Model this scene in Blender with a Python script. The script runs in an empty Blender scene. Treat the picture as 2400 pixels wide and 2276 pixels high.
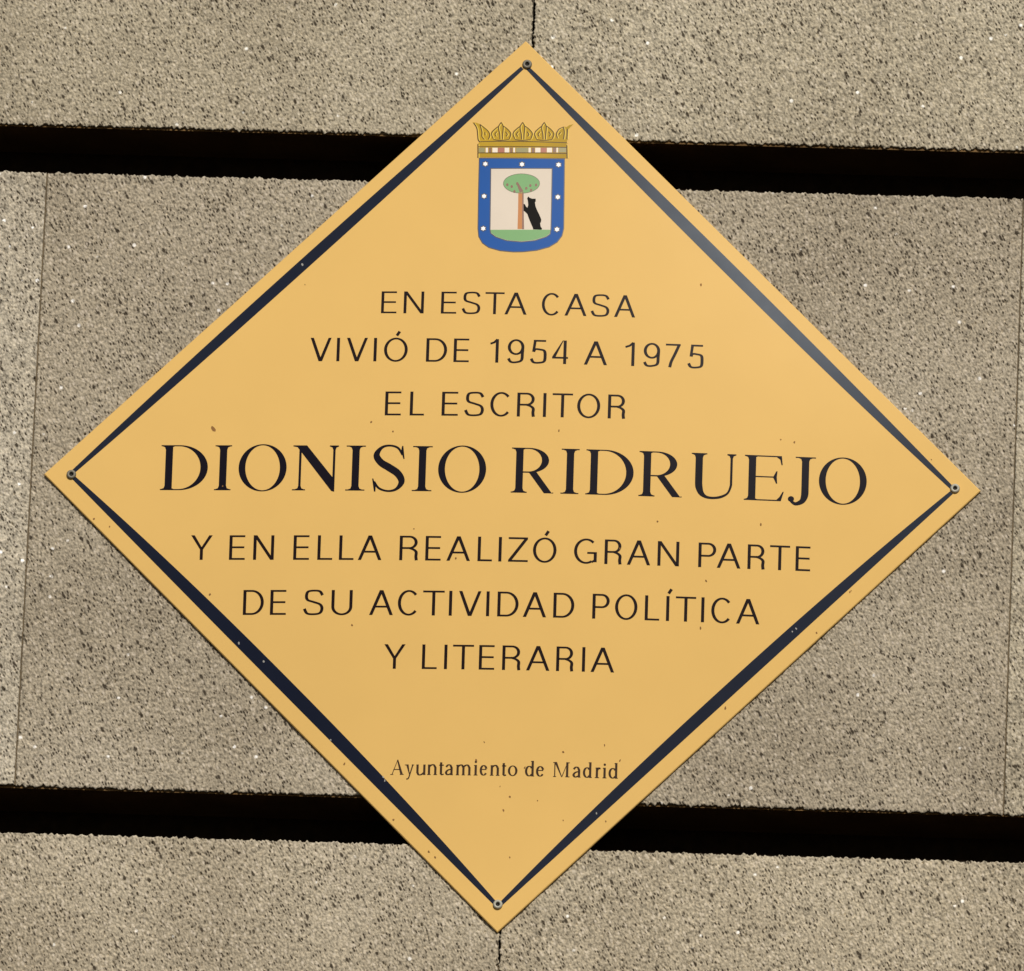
import bpy, bmesh, math, random
import numpy as np
from mathutils import Vector
from mathutils.geometry import tessellate_polygon

# ----------------------------------------------------------------- camera, light, exposure
scene = bpy.context.scene
COL = scene.collection

cam_data = bpy.data.cameras.new('camera')
cam = bpy.data.objects.new('camera', cam_data)
COL.objects.link(cam)
cam.location = (0.605175, -13.299302, -4.331871)          # far below, through a long lens
cam.rotation_mode = 'XYZ'
cam.rotation_euler = (1.88539399, -0.0303750632, 0.0355732286)
cam_data.sensor_width = 36.0
cam_data.sensor_fit = 'HORIZONTAL'
cam_data.lens = 36.0 * 36244.5886 / 2400.0
cam_data.clip_start = 0.5
cam_data.clip_end = 500.0
scene.camera = cam

SUN_EL, SUN_AZ = math.radians(33), math.radians(14)        # azimuth: to the right of the wall's normal
world = bpy.data.worlds.new('World')
scene.world = world
world.use_nodes = True
wn = world.node_tree
bg = wn.nodes['Background']
sky = wn.nodes.new('ShaderNodeTexSky')
sky.sky_type = 'NISHITA'
sky.sun_disc = False
sky.sun_elevation = SUN_EL
sky.sun_rotation = math.pi - SUN_AZ
wn.links.new(sky.outputs[0], bg.inputs[0])
bg.inputs[1].default_value = 0.055

sun_data = bpy.data.lights.new('sun', 'SUN')
sun_data.energy = 3.6
sun_data.angle = math.radians(0.5)
sun_data.color = (1.0, 0.94, 0.85)
sun = bpy.data.objects.new('sun', sun_data)
COL.objects.link(sun)
to_sun = Vector((math.sin(SUN_AZ) * math.cos(SUN_EL), -math.cos(SUN_AZ) * math.cos(SUN_EL), math.sin(SUN_EL)))
sun.rotation_euler = to_sun.to_track_quat('Z', 'Y').to_euler()
sun.location = to_sun * 20

scene.view_settings.view_transform = 'Standard'
scene.view_settings.look = 'None'
scene.view_settings.exposure = 0.0
scene.view_settings.gamma = 1.0
scene.view_settings.use_curve_mapping = False
scene.render.engine = 'CYCLES'
scene.cycles.filter_width = 1.5                             # the photograph is a little soft

# ----------------------------------------------------------------- measurements of the plaque, in mm
# each line: cap height, baseline, slope, [(letter, left, right) ...]
LINES = [
    (21.38, 156.12, -0.00049, [('E', -123.3, -109.2), ('N', -102.8, -84.4), ('E', -68.8, -54.8), ('S', -49.4, -33.0), ('T', -28.7, -11.3), ('A', -10.9, 9.2), ('C', 22.8, 39.4), ('A', 43.6, 63.6), ('S', 67.8, 84.2), ('A', 88.6, 107.7)]),
    (22.80, 109.05, -0.00194, [('V', -186.4, -167.3), ('I', -162.3, -159.5), ('V', -153.3, -134.2), ('I', -128.6, -125.8), ('Ó', -119.2, -97.6), ('D', -80.8, -61.8), ('E', -55.8, -41.8), ('1', -22.6, -15.0), ('9', -6.8, 8.3), ('5', 14.3, 28.7), ('4', 33.7, 48.1), ('A', 62.6, 83.6), ('1', 99.9, 108.3), ('9', 116.5, 131.4), ('7', 136.4, 149.8), ('5', 157.0, 170.9)]),
    (23.00, 57.46, 0.00262, [('E', -116.4, -101.8), ('L', -93.8, -80.8), ('E', -64.9, -50.1), ('S', -43.9, -26.5), ('C', -20.9, -2.2), ('R', 3.4, 19.7), ('I', 26.9, 29.9), ('T', 35.3, 53.8), ('O', 57.8, 78.7), ('R', 85.7, 101.4)]),
    (42.89, -15.19, -0.00261, [('D', -318.4, -275.5), ('I', -269.2, -254.1), ('O', -247.5, -203.8), ('N', -198.3, -156.9), ('I', -149.9, -132.4), ('S', -125.8, -96.2), ('I', -89.5, -71.7), ('O', -66.2, -22.7), ('R', 0.1, 38.6), ('I', 45.1, 61.4), ('D', 67.5, 110.7), ('R', 115.5, 154.6), ('U', 162.7, 203.0), ('E', 210.7, 246.7), ('J', 250.2, 275.0), ('O', 278.1, 321.3)]),
    (23.06, -80.43, -0.00095, [('Y', -288.3, -268.7), ('E', -253.3, -238.9), ('N', -231.4, -212.6), ('E', -195.0, -180.6), ('L', -173.1, -159.5), ('L', -153.5, -140.2), ('A', -136.3, -114.9), ('R', -98.8, -82.0), ('E', -75.3, -61.3), ('A', -56.1, -34.7), ('L', -28.0, -14.9), ('I', -9.0, -6.5), ('Z', -0.3, 17.5), ('Ó', 21.9, 43.2), ('G', 59.0, 79.7), ('R', 86.6, 102.1), ('A', 106.9, 128.0), ('N', 134.4, 153.9), ('P', 171.2, 187.2), ('A', 188.0, 209.4), ('R', 215.6, 231.1), ('T', 235.6, 253.7), ('E', 258.9, 272.2)]),
    (23.21, -131.81, -0.00065, [('D', -239.0, -220.2), ('E', -214.4, -199.9), ('S', -183.9, -165.9), ('U', -158.9, -139.8), ('A', -124.5, -102.9), ('C', -98.7, -80.0), ('T', -76.1, -56.6), ('I', -52.2, -49.9), ('V', -43.6, -23.4), ('I', -18.7, -16.0), ('D', -8.7, 10.4), ('A', 14.5, 35.5), ('D', 41.8, 60.7), ('P', 77.0, 92.5), ('O', 97.4, 117.6), ('L', 124.3, 137.5), ('Í', 143.7, 146.1), ('T', 152.0, 170.3), ('I', 175.2, 177.7), ('C', 184.1, 202.5), ('A', 206.7, 227.7)]),
    (22.78, -181.49, 0.00120, [('Y', -109.7, -90.5), ('L', -75.3, -61.8), ('I', -55.1, -52.7), ('T', -47.6, -28.6), ('E', -23.9, -9.9), ('R', -2.9, 13.6), ('A', 18.8, 39.9), ('R', 45.8, 61.3), ('I', 69.2, 71.7), ('A', 76.9, 98.2)]),
    (13.78, -279.42, 0.00206, [('A', -100.3, -89.2), ('y', -87.1, -79.8), ('u', -77.2, -69.3), ('n', -66.7, -59.4), ('t', -57.1, -52.4), ('a', -51.2, -44.2), ('m', -41.3, -28.5), ('i', -24.7, -23.0), ('e', -20.3, -13.1), ('n', -10.1, -3.2), ('t', -0.5, 3.8), ('o', 5.1, 13.8), ('d', 20.5, 28.9), ('e', 30.4, 38.0), ('M', 46.1, 60.5), ('a', 63.6, 70.6), ('d', 72.6, 80.7), ('r', 83.9, 88.6), ('i', 91.2, 93.0), ('d', 95.6, 104.0)]),
]
SHIELD = [(-39.2, 309.4), (-38.8, 275.2), (-38.1, 239.7), (-37.1, 231.7), (-33.5, 225.3), (-27.4, 220.9), (-16.9, 217.9), (-4.9, 216.9), (4.0, 217.2), (16.6, 218.9), (27.7, 222.4), (35.0, 227.4), (39.3, 233.9), (40.7, 241.2), (40.0, 276.6), (39.3, 310.1)]
FIELD = [(-27.6, 298.5), (-26.9, 267.2), (-26.3, 239.0), (-25.6, 235.4), (-21.0, 231.9), (-11.2, 228.6), (2.2, 227.6), (14.1, 229.1), (24.4, 232.9), (27.7, 235.6), (28.3, 240.1), (28.0, 268.3), (27.5, 299.5)]
GRASS = [(-26.1, 238.6), (-25.6, 235.7), (-21.1, 232.1), (-11.3, 228.8), (2.2, 227.8), (14.1, 229.4), (24.4, 233.1), (27.6, 235.9), (28.2, 239.7)]
CROWN_LEAF = [(17.3, 284.9), (17.0, 286.7), (16.1, 288.4), (14.8, 289.9), (12.9, 291.3), (10.7, 292.5), (8.2, 293.4), (5.4, 294.0), (2.4, 294.4), (-0.6, 294.4), (-3.5, 294.1), (-6.4, 293.5), (-9.0, 292.6), (-11.3, 291.5), (-13.3, 290.1), (-14.8, 288.6), (-15.8, 286.9), (-16.2, 285.2), (-16.2, 283.4), (-15.6, 281.7), (-14.5, 280.1), (-12.9, 278.6), (-10.9, 277.3), (-8.5, 276.2), (-5.8, 275.4), (-2.9, 275.0), (0.1, 274.8), (3.1, 274.9), (6.0, 275.4), (8.7, 276.1), (11.2, 277.1), (13.4, 278.4), (15.1, 279.8), (16.3, 281.5), (17.1, 283.2)]
TRUNK = [(-2.1, 275.7), (-1.8, 259.6), (-1.7, 239.8), (3.7, 239.9), (3.1, 259.7), (2.6, 275.8)]
TRUNK_SHADE = [(1.5, 276.6), (1.9, 259.6), (2.4, 239.7), (4.3, 239.7), (3.3, 259.7), (2.7, 275.8)]
BRANCH = [(-4.4, 285.3), (-2.7, 285.5), (2.5, 277.0), (-0.8, 275.7)]
BERRIES = [(-12.4, 283.2), (-8.3, 281.4), (-5.7, 276.6), (5.0, 280.0), (8.6, 282.7), (9.4, 278.3), (13.8, 283.4), (-3.4, 284.5)]
BEAR = [(7.0, 271.9), (8.2, 270.8), (10.6, 269.8), (13.8, 269.9), (14.1, 267.4), (13.3, 266.3), (14.0, 262.5), (15.7, 258.2), (17.8, 254.0), (19.7, 249.4), (19.4, 246.9), (18.7, 246.0), (19.4, 242.2), (20.6, 240.9), (20.3, 239.6), (12.6, 239.7), (12.1, 241.6), (10.2, 245.8), (8.1, 250.9), (6.8, 254.7), (4.8, 256.7), (3.3, 258.0), (3.0, 264.4), (4.1, 264.4), (5.4, 261.9), (6.6, 260.8), (7.3, 263.6), (6.8, 267.8), (6.1, 270.0)]
STARS = [(-33.1, 303.4), (0.3, 303.5), (33.7, 303.8), (-33.2, 271.6), (34.0, 272.0), (-32.9, 239.8), (34.2, 240.2)]
CROWN = [(-46.1, 344.2), (-42.6, 343.8), (-39.1, 342.4), (-35.3, 339.6), (-31.5, 335.9), (-29.7, 333.0), (-28.3, 335.9), (-25.2, 338.8), (-22.6, 341.1), (-20.0, 345.0), (-17.8, 341.5), (-14.5, 339.0), (-11.0, 335.6), (-9.3, 333.3), (-8.6, 336.2), (-5.5, 339.1), (-2.9, 341.4), (-0.4, 345.3), (1.9, 341.8), (5.1, 339.3), (8.7, 335.9), (10.4, 333.7), (11.1, 336.6), (14.2, 339.5), (16.7, 341.8), (19.3, 345.7), (21.5, 342.2), (24.8, 339.7), (28.3, 336.4), (29.7, 334.1), (30.7, 336.2), (33.3, 339.4), (36.9, 341.5), (39.9, 341.0), (42.2, 343.0), (45.9, 344.0), (42.8, 340.8), (41.0, 338.1), (41.0, 330.1), (40.4, 324.4), (41.4, 310.4), (-40.4, 310.0), (-40.5, 322.9), (-39.3, 324.6), (-41.0, 327.5), (-41.9, 337.8), (-44.2, 342.1)]
CROWN_LINES = [
    [(-45.01, 343.48), (-41.9, 338.07), (-40.49, 327.49), (-38.83, 325.5)],
    [(-39.37, 342.1), (-37.28, 334.96), (-37.13, 330.38), (-34.91, 327.54)],
    [(-39.37, 342.1), (-35.28, 338.99), (-31.44, 335.31), (-29.99, 331.61), (-31.18, 327.58)],
    [(-20.02, 344.33), (-22.27, 339.72), (-20.98, 332.87), (-20.55, 327.72)],
    [(-20.02, 344.33), (-18.03, 340.35), (-18.33, 332.9), (-18.42, 327.75)],
    [(-22.29, 340.29), (-25.65, 337.39), (-28.45, 333.34), (-26.68, 328.21)],
    [(-18.05, 340.92), (-13.96, 337.83), (-10.9, 333.59), (-12.07, 328.42)],
    [(-23.72, 335.12), (-25.24, 332.81), (-24.1, 330.53)],
    [(-15.74, 335.23), (-14.07, 332.97), (-15.06, 330.66)],
    [(-26.65, 327.35), (-19.45, 326.59), (-12.04, 327.56)],
    [(-0.36, 344.64), (-2.6, 340.02), (-1.32, 333.18), (-0.89, 328.03)],
    [(-0.36, 344.64), (1.63, 340.67), (1.33, 333.23), (1.23, 328.07)],
    [(-2.62, 340.59), (-5.98, 337.68), (-8.78, 333.62), (-7.02, 328.5)],
    [(1.61, 341.24), (5.7, 338.17), (8.75, 333.94), (7.59, 328.76)],
    [(-4.05, 335.42), (-5.57, 333.1), (-4.44, 330.83)],
    [(3.92, 335.56), (5.58, 333.31), (4.59, 331.0)],
    [(-6.99, 327.64), (0.21, 326.91), (7.62, 327.91)],
    [(19.3, 345.04), (17.05, 340.41), (18.33, 333.57), (18.76, 328.43)],
    [(19.3, 345.04), (21.28, 341.08), (20.98, 333.63), (20.88, 328.47)],
    [(17.03, 340.98), (13.67, 338.05), (10.88, 333.98), (12.63, 328.87)],
    [(21.26, 341.65), (25.34, 338.6), (28.4, 334.38), (27.23, 329.2)],
    [(15.6, 335.8), (14.08, 333.48), (15.21, 331.21)],
    [(23.57, 335.98), (25.23, 333.73), (24.24, 331.42)],
    [(12.66, 328.01), (19.85, 327.31), (27.26, 328.34)],
    [(36.96, 340.89), (37.91, 335.77), (37.33, 328.88)],
    [(36.96, 340.89), (32.78, 338.49), (30.8, 333.86), (31.99, 329.89)],
    [(40.73, 339.28), (40.51, 328.96)],
    [(34.46, 335.68), (32.94, 333.35)],
    [(-34.6, 334.42), (-34.24, 331.56)],
    [(-39.61, 325.09), (-20.49, 325.71), (0.77, 325.89), (22.03, 325.75), (40.62, 325.53)],
    [(-40.5, 322.9), (-40.05, 309.43)],
    [(40.58, 323.24), (41.2, 310.36)],
    [(-40.25, 320.15), (-15.0, 320.47), (14.21, 321.0), (40.76, 320.95)],
    [(-40.04, 314.02), (-14.8, 314.34), (14.4, 314.87), (40.95, 314.94)],
]
JEWELS = [
    ('olive', [(-39.68, 319.18), (-34.1, 319.24), (-33.95, 314.66), (-39.53, 314.6)]),
    ('pale', [(-33.3, 319.25), (-31.18, 319.28), (-31.03, 314.69), (-33.15, 314.67)]),
    ('dark', [(-30.38, 319.28), (-27.99, 319.31), (-27.84, 314.73), (-30.23, 314.7)]),
    ('pale', [(-27.19, 319.32), (-22.41, 319.39), (-22.26, 314.8), (-27.04, 314.74)]),
    ('red', [(-22.14, 319.39), (-16.3, 319.47), (-16.15, 314.89), (-21.99, 314.81)]),
    ('pale', [(-16.03, 319.48), (-11.78, 319.54), (-11.63, 314.96), (-15.88, 314.89)]),
    ('dark', [(-10.98, 319.55), (-8.86, 319.59), (-8.71, 315.01), (-10.83, 314.97)]),
    ('pale', [(-8.17, 319.6), (-6.47, 319.63), (-6.32, 315.05), (-8.02, 315.02)]),
    ('olive', [(-5.67, 319.64), (5.48, 319.85), (5.63, 315.26), (-5.52, 315.06)]),
    ('pale', [(5.75, 319.85), (7.87, 319.89), (8.02, 315.31), (5.89, 315.27)]),
    ('dark', [(8.67, 319.91), (11.32, 319.96), (11.47, 315.38), (8.81, 315.33)]),
    ('pale', [(11.85, 319.97), (16.63, 320.07), (16.77, 315.49), (12.0, 315.39)]),
    ('red', [(16.89, 320.08), (22.2, 320.2), (22.35, 315.62), (17.04, 315.5)]),
    ('pale', [(22.47, 320.21), (27.24, 320.32), (27.39, 315.74), (22.61, 315.63)]),
    ('dark', [(27.93, 320.33), (30.69, 320.4), (30.83, 315.82), (28.08, 315.75)]),
    ('pale', [(31.12, 320.41), (32.81, 320.45), (32.96, 315.87), (31.26, 315.83)]),
    ('olive', [(33.34, 320.47), (39.97, 320.64), (40.12, 316.06), (33.49, 315.89)]),
]
SCREWS = [(2.0, 401.4), (401.2, 1.5), (-0.3, -398.7), (-399.4, -0.2)]
SPECKS = [(-271.9, 44.1), (-261.3, -10.6), (242.7, 42.9), (255.1, 40.9), (91.4, -248.7), (-1.5, -289.3), (7.6, -298.6), (32.6, -301.6), (-269.4, -112.6), (-139.6, -141.3), (-86.4, -50.7), (133.5, -39.1), (178.8, -93.3), (100.3, -65.5), (54.4, -256.1), (-377.4, -42.0), (-362.8, -49.1), (94.4, -319.0), (-96.7, -321.1), (-142.6, -269.6), (-63.9, -350.5), (226.7, -38.5), (-58.0, -355.6), (56.1, -319.1), (279.4, -137.7), (308.5, -98.6), (309.6, -97.3), (105.6, -262.4), (-108.4, 41.7), (42.0, 44.7), (-128.5, 50.6), (379.2, 28.6), (-16.9, -248.6), (-193.6, 184.3), (166.5, 190.3), (2.2, -311.3), (199.0, -210.4), (-47.7, -78.0), (20.2, -271.5), (9.2, -354.6), (-23.7, -265.3), (174.9, -137.6)]
CHIPS = [(-241.6, -157.8), (-218.6, -174.9), (257.5, -137.4), (260.9, -134.5), (-196.7, 204.0), (-105.5, -284.9), (-107.1, -281.8), (85.8, -311.8), (-155.6, -247.5)]

# ----------------------------------------------------------------- helpers
def link(name, me, mat, parent=None):
    o = bpy.data.objects.new(name, me)
    COL.objects.link(o)
    if mat: me.materials.append(mat)
    if parent: o.parent = parent
    return o

def nodes(name):
    m = bpy.data.materials.new(name)
    m.use_nodes = True
    nt = m.node_tree
    return m, nt, nt.nodes['Principled BSDF'], nt.nodes.new, nt.links.new

def coords(new, lk, scale=(1, 1, 1)):
    t = new('ShaderNodeTexCoord'); mp = new('ShaderNodeMapping')
    mp.inputs['Scale'].default_value = scale
    lk(t.outputs['Object'], mp.inputs['Vector'])
    return mp.outputs['Vector']

def ramp(new, stops, interp='LINEAR'):
    r = new('ShaderNodeValToRGB'); r.color_ramp.interpolation = interp
    el = r.color_ramp.elements
    while len(el) < len(stops): el.new(0.5)
    for e, (p, c) in zip(el, stops):
        e.position = p; e.color = (c, c, c, 1) if isinstance(c, float) else (*c, 1)
    return r

def mix(new, lk, fac, a, b, blend='MIX'):
    m = new('ShaderNodeMix'); m.data_type = 'RGBA'; m.blend_type = blend
    for s, v in ((m.inputs[0], fac), (m.inputs[6], a), (m.inputs[7], b)):
        if hasattr(v, 'is_output'): lk(v, s)
        elif isinstance(v, (int, float)): s.default_value = v
        else: s.default_value = (*v, 1)
    return m.outputs[2]

# ----------------------------------------------------------------- materials
def stone_material():
    m, nt, b, new, lk = nodes('bush_hammered_stone')
    v = coords(new, lk)
    info = new('ShaderNodeObjectInfo')
    base = new('ShaderNodeTexNoise'); base.inputs['Scale'].default_value = 5.0; base.inputs['Detail'].default_value = 5
    lk(v, base.inputs['Vector'])
    r0 = ramp(new, [(0.32, (0.312, 0.268, 0.194)), (0.52, (0.372, 0.324, 0.238)), (0.70, (0.412, 0.363, 0.272))])
    lk(base.outputs[0], r0.inputs[0])
    # the tool marks and grains run obliquely down to the right
    turn = new('ShaderNodeMapping'); turn.inputs['Rotation'].default_value = (0, math.radians(28), 0)
    draw = new('ShaderNodeMapping'); draw.inputs['Scale'].default_value = (1.4, 1, 0.7)
    lk(v, turn.inputs['Vector']); lk(turn.outputs[0], draw.inputs['Vector'])
    # mineral grains, a few millimetres across
    g = new('ShaderNodeTexNoise'); g.inputs['Scale'].default_value = 390.0; g.inputs['Detail'].default_value = 3
    lk(draw.outputs[0], g.inputs['Vector'])
    rg = ramp(new, [(0.30, 0.42), (0.5, 1.0), (0.70, 1.50)])
    lk(g.outputs[0], rg.inputs[0])
    c = mix(new, lk, 1.0, r0.outputs[0], rg.outputs[0], 'MULTIPLY')
    # dark mica grains of two sizes, thicker in some patches than in others
    pt = new('ShaderNodeTexNoise'); pt.inputs['Scale'].default_value = 16.0; pt.inputs['Detail'].default_value = 3
    lk(v, pt.inputs['Vector'])
    for scale, share, shift in ((310.0, 0.46, 0.0), (190.0, 0.085, 5.3)):
        d = new('ShaderNodeTexVoronoi'); d.inputs['Scale'].default_value = scale
        mp3 = new('ShaderNodeMapping'); mp3.inputs['Location'].default_value = (shift, shift, shift)
        lk(draw.outputs[0], mp3.inputs['Vector']); lk(mp3.outputs[0], d.inputs['Vector'])
        sep = new('ShaderNodeSeparateColor'); lk(d.outputs['Color'], sep.inputs[0])
        thr = new('ShaderNodeMapRange'); lk(pt.outputs[0], thr.inputs[0])
        thr.inputs[1].default_value = 0.3; thr.inputs[2].default_value = 0.7
        thr.inputs[3].default_value = share * 0.35; thr.inputs[4].default_value = share * 1.2
        pick = new('ShaderNodeMath'); pick.operation = 'LESS_THAN'
        lk(sep.outputs[0], pick.inputs[0]); lk(thr.outputs[0], pick.inputs[1])
        rd = ramp(new, [(0.26, 1.0), (0.46, 0.0)]); lk(d.outputs['Distance'], rd.inputs[0])
        dk = new('ShaderNodeMath'); dk.operation = 'MULTIPLY'; lk(pick.outputs[0], dk.inputs[0]); lk(rd.outputs[0], dk.inputs[1])
        dk2 = new('ShaderNodeMath'); dk2.operation = 'MULTIPLY'; lk(dk.outputs[0], dk2.inputs[0]); dk2.inputs[1].default_value = 0.95
        c = mix(new, lk, dk2.outputs[0], c, (0.040, 0.029, 0.017))
    # pale feldspar grains
    fd = new('ShaderNodeTexVoronoi'); fd.inputs['Scale'].default_value = 250.0
    mpf = new('ShaderNodeMapping'); mpf.inputs['Location'].default_value = (9.1, 2.2, 4.4)
    lk(draw.outputs[0], mpf.inputs['Vector']); lk(mpf.outputs[0], fd.inputs['Vector'])
    sf = new('ShaderNodeSeparateColor'); lk(fd.outputs['Color'], sf.inputs[0])
    pf = new('ShaderNodeMath'); pf.operation = 'LESS_THAN'; pf.inputs[1].default_value = 0.16
    lk(sf.outputs[1], pf.inputs[0])
    rf = ramp(new, [(0.20, 0.75), (0.50, 0.0)]); lk(fd.outputs['Distance'], rf.inputs[0])
    fk = new('ShaderNodeMath'); fk.operation = 'MULTIPLY'; lk(pf.outputs[0], fk.inputs[0]); lk(rf.outputs[0], fk.inputs[1])
    c = mix(new, lk, fk.outputs[0], c, (0.60, 0.53, 0.42))
    # glints of quartz grains, painted in as white spots
    q = new('ShaderNodeTexVoronoi'); q.inputs['Scale'].default_value = 150.0
    off = new('ShaderNodeVectorMath'); off.operation = 'ADD'; off.inputs[1].default_value = (3.1, 7.7, 1.3)
    lk(v, off.inputs[0]); lk(off.outputs[0], q.inputs['Vector'])
    sq = new('ShaderNodeSeparateColor'); lk(q.outputs['Color'], sq.inputs[0])
    pq = new('ShaderNodeMath'); pq.operation = 'LESS_THAN'; pq.inputs[1].default_value = 0.020
    lk(sq.outputs[0], pq.inputs[0])
    rq = ramp(new, [(0.15, 1.0), (0.32, 0.0)]); lk(q.outputs['Distance'], rq.inputs[0])
    qk = new('ShaderNodeMath'); qk.operation = 'MULTIPLY'; lk(pq.outputs[0], qk.inputs[0]); lk(rq.outputs[0], qk.inputs[1])
    c = mix(new, lk, qk.outputs[0], c, (0.92, 0.90, 0.84))
    # each block came from its own part of the quarry
    c = mix(new, lk, 1.0, c, info.outputs['Color'], 'MULTIPLY')
    lk(c, b.inputs['Base Color'])
    b.inputs['Roughness'].default_value = 0.85
    b.inputs['Specular IOR Level'].default_value = 0.25
    f = new('ShaderNodeTexNoise'); f.inputs['Scale'].default_value = 700.0; f.inputs['Detail'].default_value = 2
    lk(v, f.inputs['Vector'])
    bp = new('ShaderNodeBump'); bp.inputs['Strength'].default_value = 0.5; bp.inputs['Distance'].default_value = 0.0008
    lk(f.outputs[0], bp.inputs['Height']); lk(bp.outputs[0], b.inputs['Normal'])
    return m

def enamel(name, col, rough=0.33, vary=0.05, spec=0.5, wave=0.0):
    m, nt, b, new, lk = nodes(name)
    v = coords(new, lk)
    n = new('ShaderNodeTexNoise'); n.inputs['Scale'].default_value = 14.0; n.inputs['Detail'].default_value = 4
    lk(v, n.inputs['Vector'])
    lo = tuple(x * (1 - vary) for x in col); hi = tuple(min(1, x * (1 + vary)) for x in col)
    r = ramp(new, [(0.3, lo), (0.7, hi)]); lk(n.outputs[0], r.inputs[0])
    lk(r.outputs[0], b.inputs['Base Color'])
    n2 = new('ShaderNodeTexNoise'); n2.inputs['Scale'].default_value = 60.0; n2.inputs['Detail'].default_value = 3
    lk(v, n2.inputs['Vector'])
    rr = new('ShaderNodeMapRange'); lk(n2.outputs[0], rr.inputs[0])
    rr.inputs[3].default_value = rough - 0.03; rr.inputs[4].default_value = rough + 0.03
    lk(rr.outputs[0], b.inputs['Roughness'])
    b.inputs['Specular IOR Level'].default_value = spec
    if wave:
        n3 = new('ShaderNodeTexNoise'); n3.inputs['Scale'].default_value = 9.0; n3.inputs['Detail'].default_value = 2
        lk(v, n3.inputs['Vector'])
        bp = new('ShaderNodeBump'); bp.inputs['Strength'].default_value = wave; bp.inputs['Distance'].default_value = 0.004
        lk(n3.outputs[0], bp.inputs['Height']); lk(bp.outputs[0], b.inputs['Normal'])
    return m

def steel_material(name, col):
    m, nt, b, new, lk = nodes(name)
    b.inputs['Base Color'].default_value = (*col, 1)
    b.inputs['Metallic'].default_value = 0.3
    n = new('ShaderNodeTexNoise'); n.inputs['Scale'].default_value = 300.0
    lk(coords(new, lk), n.inputs['Vector'])
    r = new('ShaderNodeMapRange'); lk(n.outputs[0], r.inputs[0]); r.inputs[3].default_value = 0.5; r.inputs[4].default_value = 0.7
    lk(r.outputs[0], b.inputs['Roughness'])
    return m

def cavity_material():
    m, nt, b, new, lk = nodes('dark_joint')
    n = new('ShaderNodeTexNoise'); n.inputs['Scale'].default_value = 80.0
    lk(coords(new, lk), n.inputs['Vector'])
    r = ramp(new, [(0.3, (0.008, 0.005, 0.003)), (0.7, (0.018, 0.011, 0.006))]); lk(n.outputs[0], r.inputs[0])
    lk(r.outputs[0], b.inputs['Base Color'])
    b.inputs['Roughness'].default_value = 0.95; b.inputs['Specular IOR Level'].default_value = 0.1
    return m

M_STONE = stone_material()
M_CAVITY = cavity_material()
ROUGH = 0.34
M_YELLOW = enamel('yellow_enamel', (0.695, 0.445, 0.143), ROUGH, 0.015, 0.045, 0.12)
M_NAVY = enamel('navy_enamel', (0.0022, 0.0038, 0.015), ROUGH, 0.1, 0.175, 0.12)
M_NAVY.node_tree.nodes['Principled BSDF'].inputs['Specular Tint'].default_value = (0.80, 0.90, 1.0, 1)
M_INK = enamel('black_enamel', (0.0055, 0.0038, 0.0085), ROUGH, 0.1, 0.06)
M_TEXT = enamel('brown_black_enamel', (0.011, 0.0050, 0.0050), ROUGH, 0.1, 0.07)
M_SMALL = enamel('worn_brown_enamel', (0.050, 0.028, 0.016), ROUGH, 0.3, 0.07)
M_BLUE = enamel('blue_enamel', (0.013, 0.086, 0.33), ROUGH, 0.05, 0.1)
M_OUT = enamel('dark_blue_outline', (0.006, 0.010, 0.035), ROUGH, 0.05)
M_FIELD = enamel('pale_enamel', (0.66, 0.575, 0.475), ROUGH, 0.04, 0.1)
M_GREEN = enamel('green_enamel', (0.175, 0.36, 0.145), ROUGH, 0.08, 0.2)
M_GREEN_D = enamel('dark_green_enamel', (0.09, 0.10, 0.035), ROUGH, 0.05)
M_BARK = enamel('orange_brown_enamel', (0.50, 0.215, 0.080), ROUGH, 0.06, 0.1)
M_BARK_D = enamel('dark_brown_enamel', (0.16, 0.055, 0.02), ROUGH, 0.06)
M_BEAR = enamel('black_bear_enamel', (0.007, 0.006, 0.005), ROUGH, 0.1, 0.04)
M_WHITE = enamel('white_enamel', (0.82, 0.82, 0.84), ROUGH, 0.02)
M_GOLD = enamel('gold_enamel', (0.42, 0.265, 0.018), ROUGH, 0.2, 0.1)
M_GOLD_D = enamel('gold_outline', (0.075, 0.034, 0.004), ROUGH, 0.1, 0.2)
M_OLIVE = enamel('olive_enamel', (0.23, 0.20, 0.055), ROUGH, 0.05)
M_PALE = enamel('pale_jewel', (0.80, 0.70, 0.58), ROUGH, 0.04, 0.2)
M_RED = enamel('red_enamel', (0.33, 0.08, 0.035), ROUGH, 0.05)
M_DIRT = enamel('dirt', (0.22, 0.11, 0.035), 0.8, 0.3, 0.2)
M_CHIP = enamel('paint_chip_grey', (0.30, 0.29, 0.27), 0.7, 0.2, 0.2)
M_STEEL = steel_material('grey_screw', (0.36, 0.35, 0.29))
M_STEEL_D = steel_material('weathered_screw', (0.17, 0.155, 0.12))
M_JOINT_SHADE = enamel('dark_brown_joint_shade', (0.150, 0.088, 0.034), 0.8, 0.3, 0.15)  # dark colour stands in for shade under the upper blocks
M_MORTAR = enamel('brown_mortar', (0.13, 0.10, 0.062), 0.9, 0.25, 0.1)
M_SOCKET = enamel('screw_socket_dark', (0.012, 0.010, 0.008), 0.6, 0.1, 0.2)

# ----------------------------------------------------------------- the wall of stone blocks
WALL_TILT = 0.0105                                          # the courses are not quite level with the plaque
RELIEF_N, RELIEF_STEP = 2048, 0.0007

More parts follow.
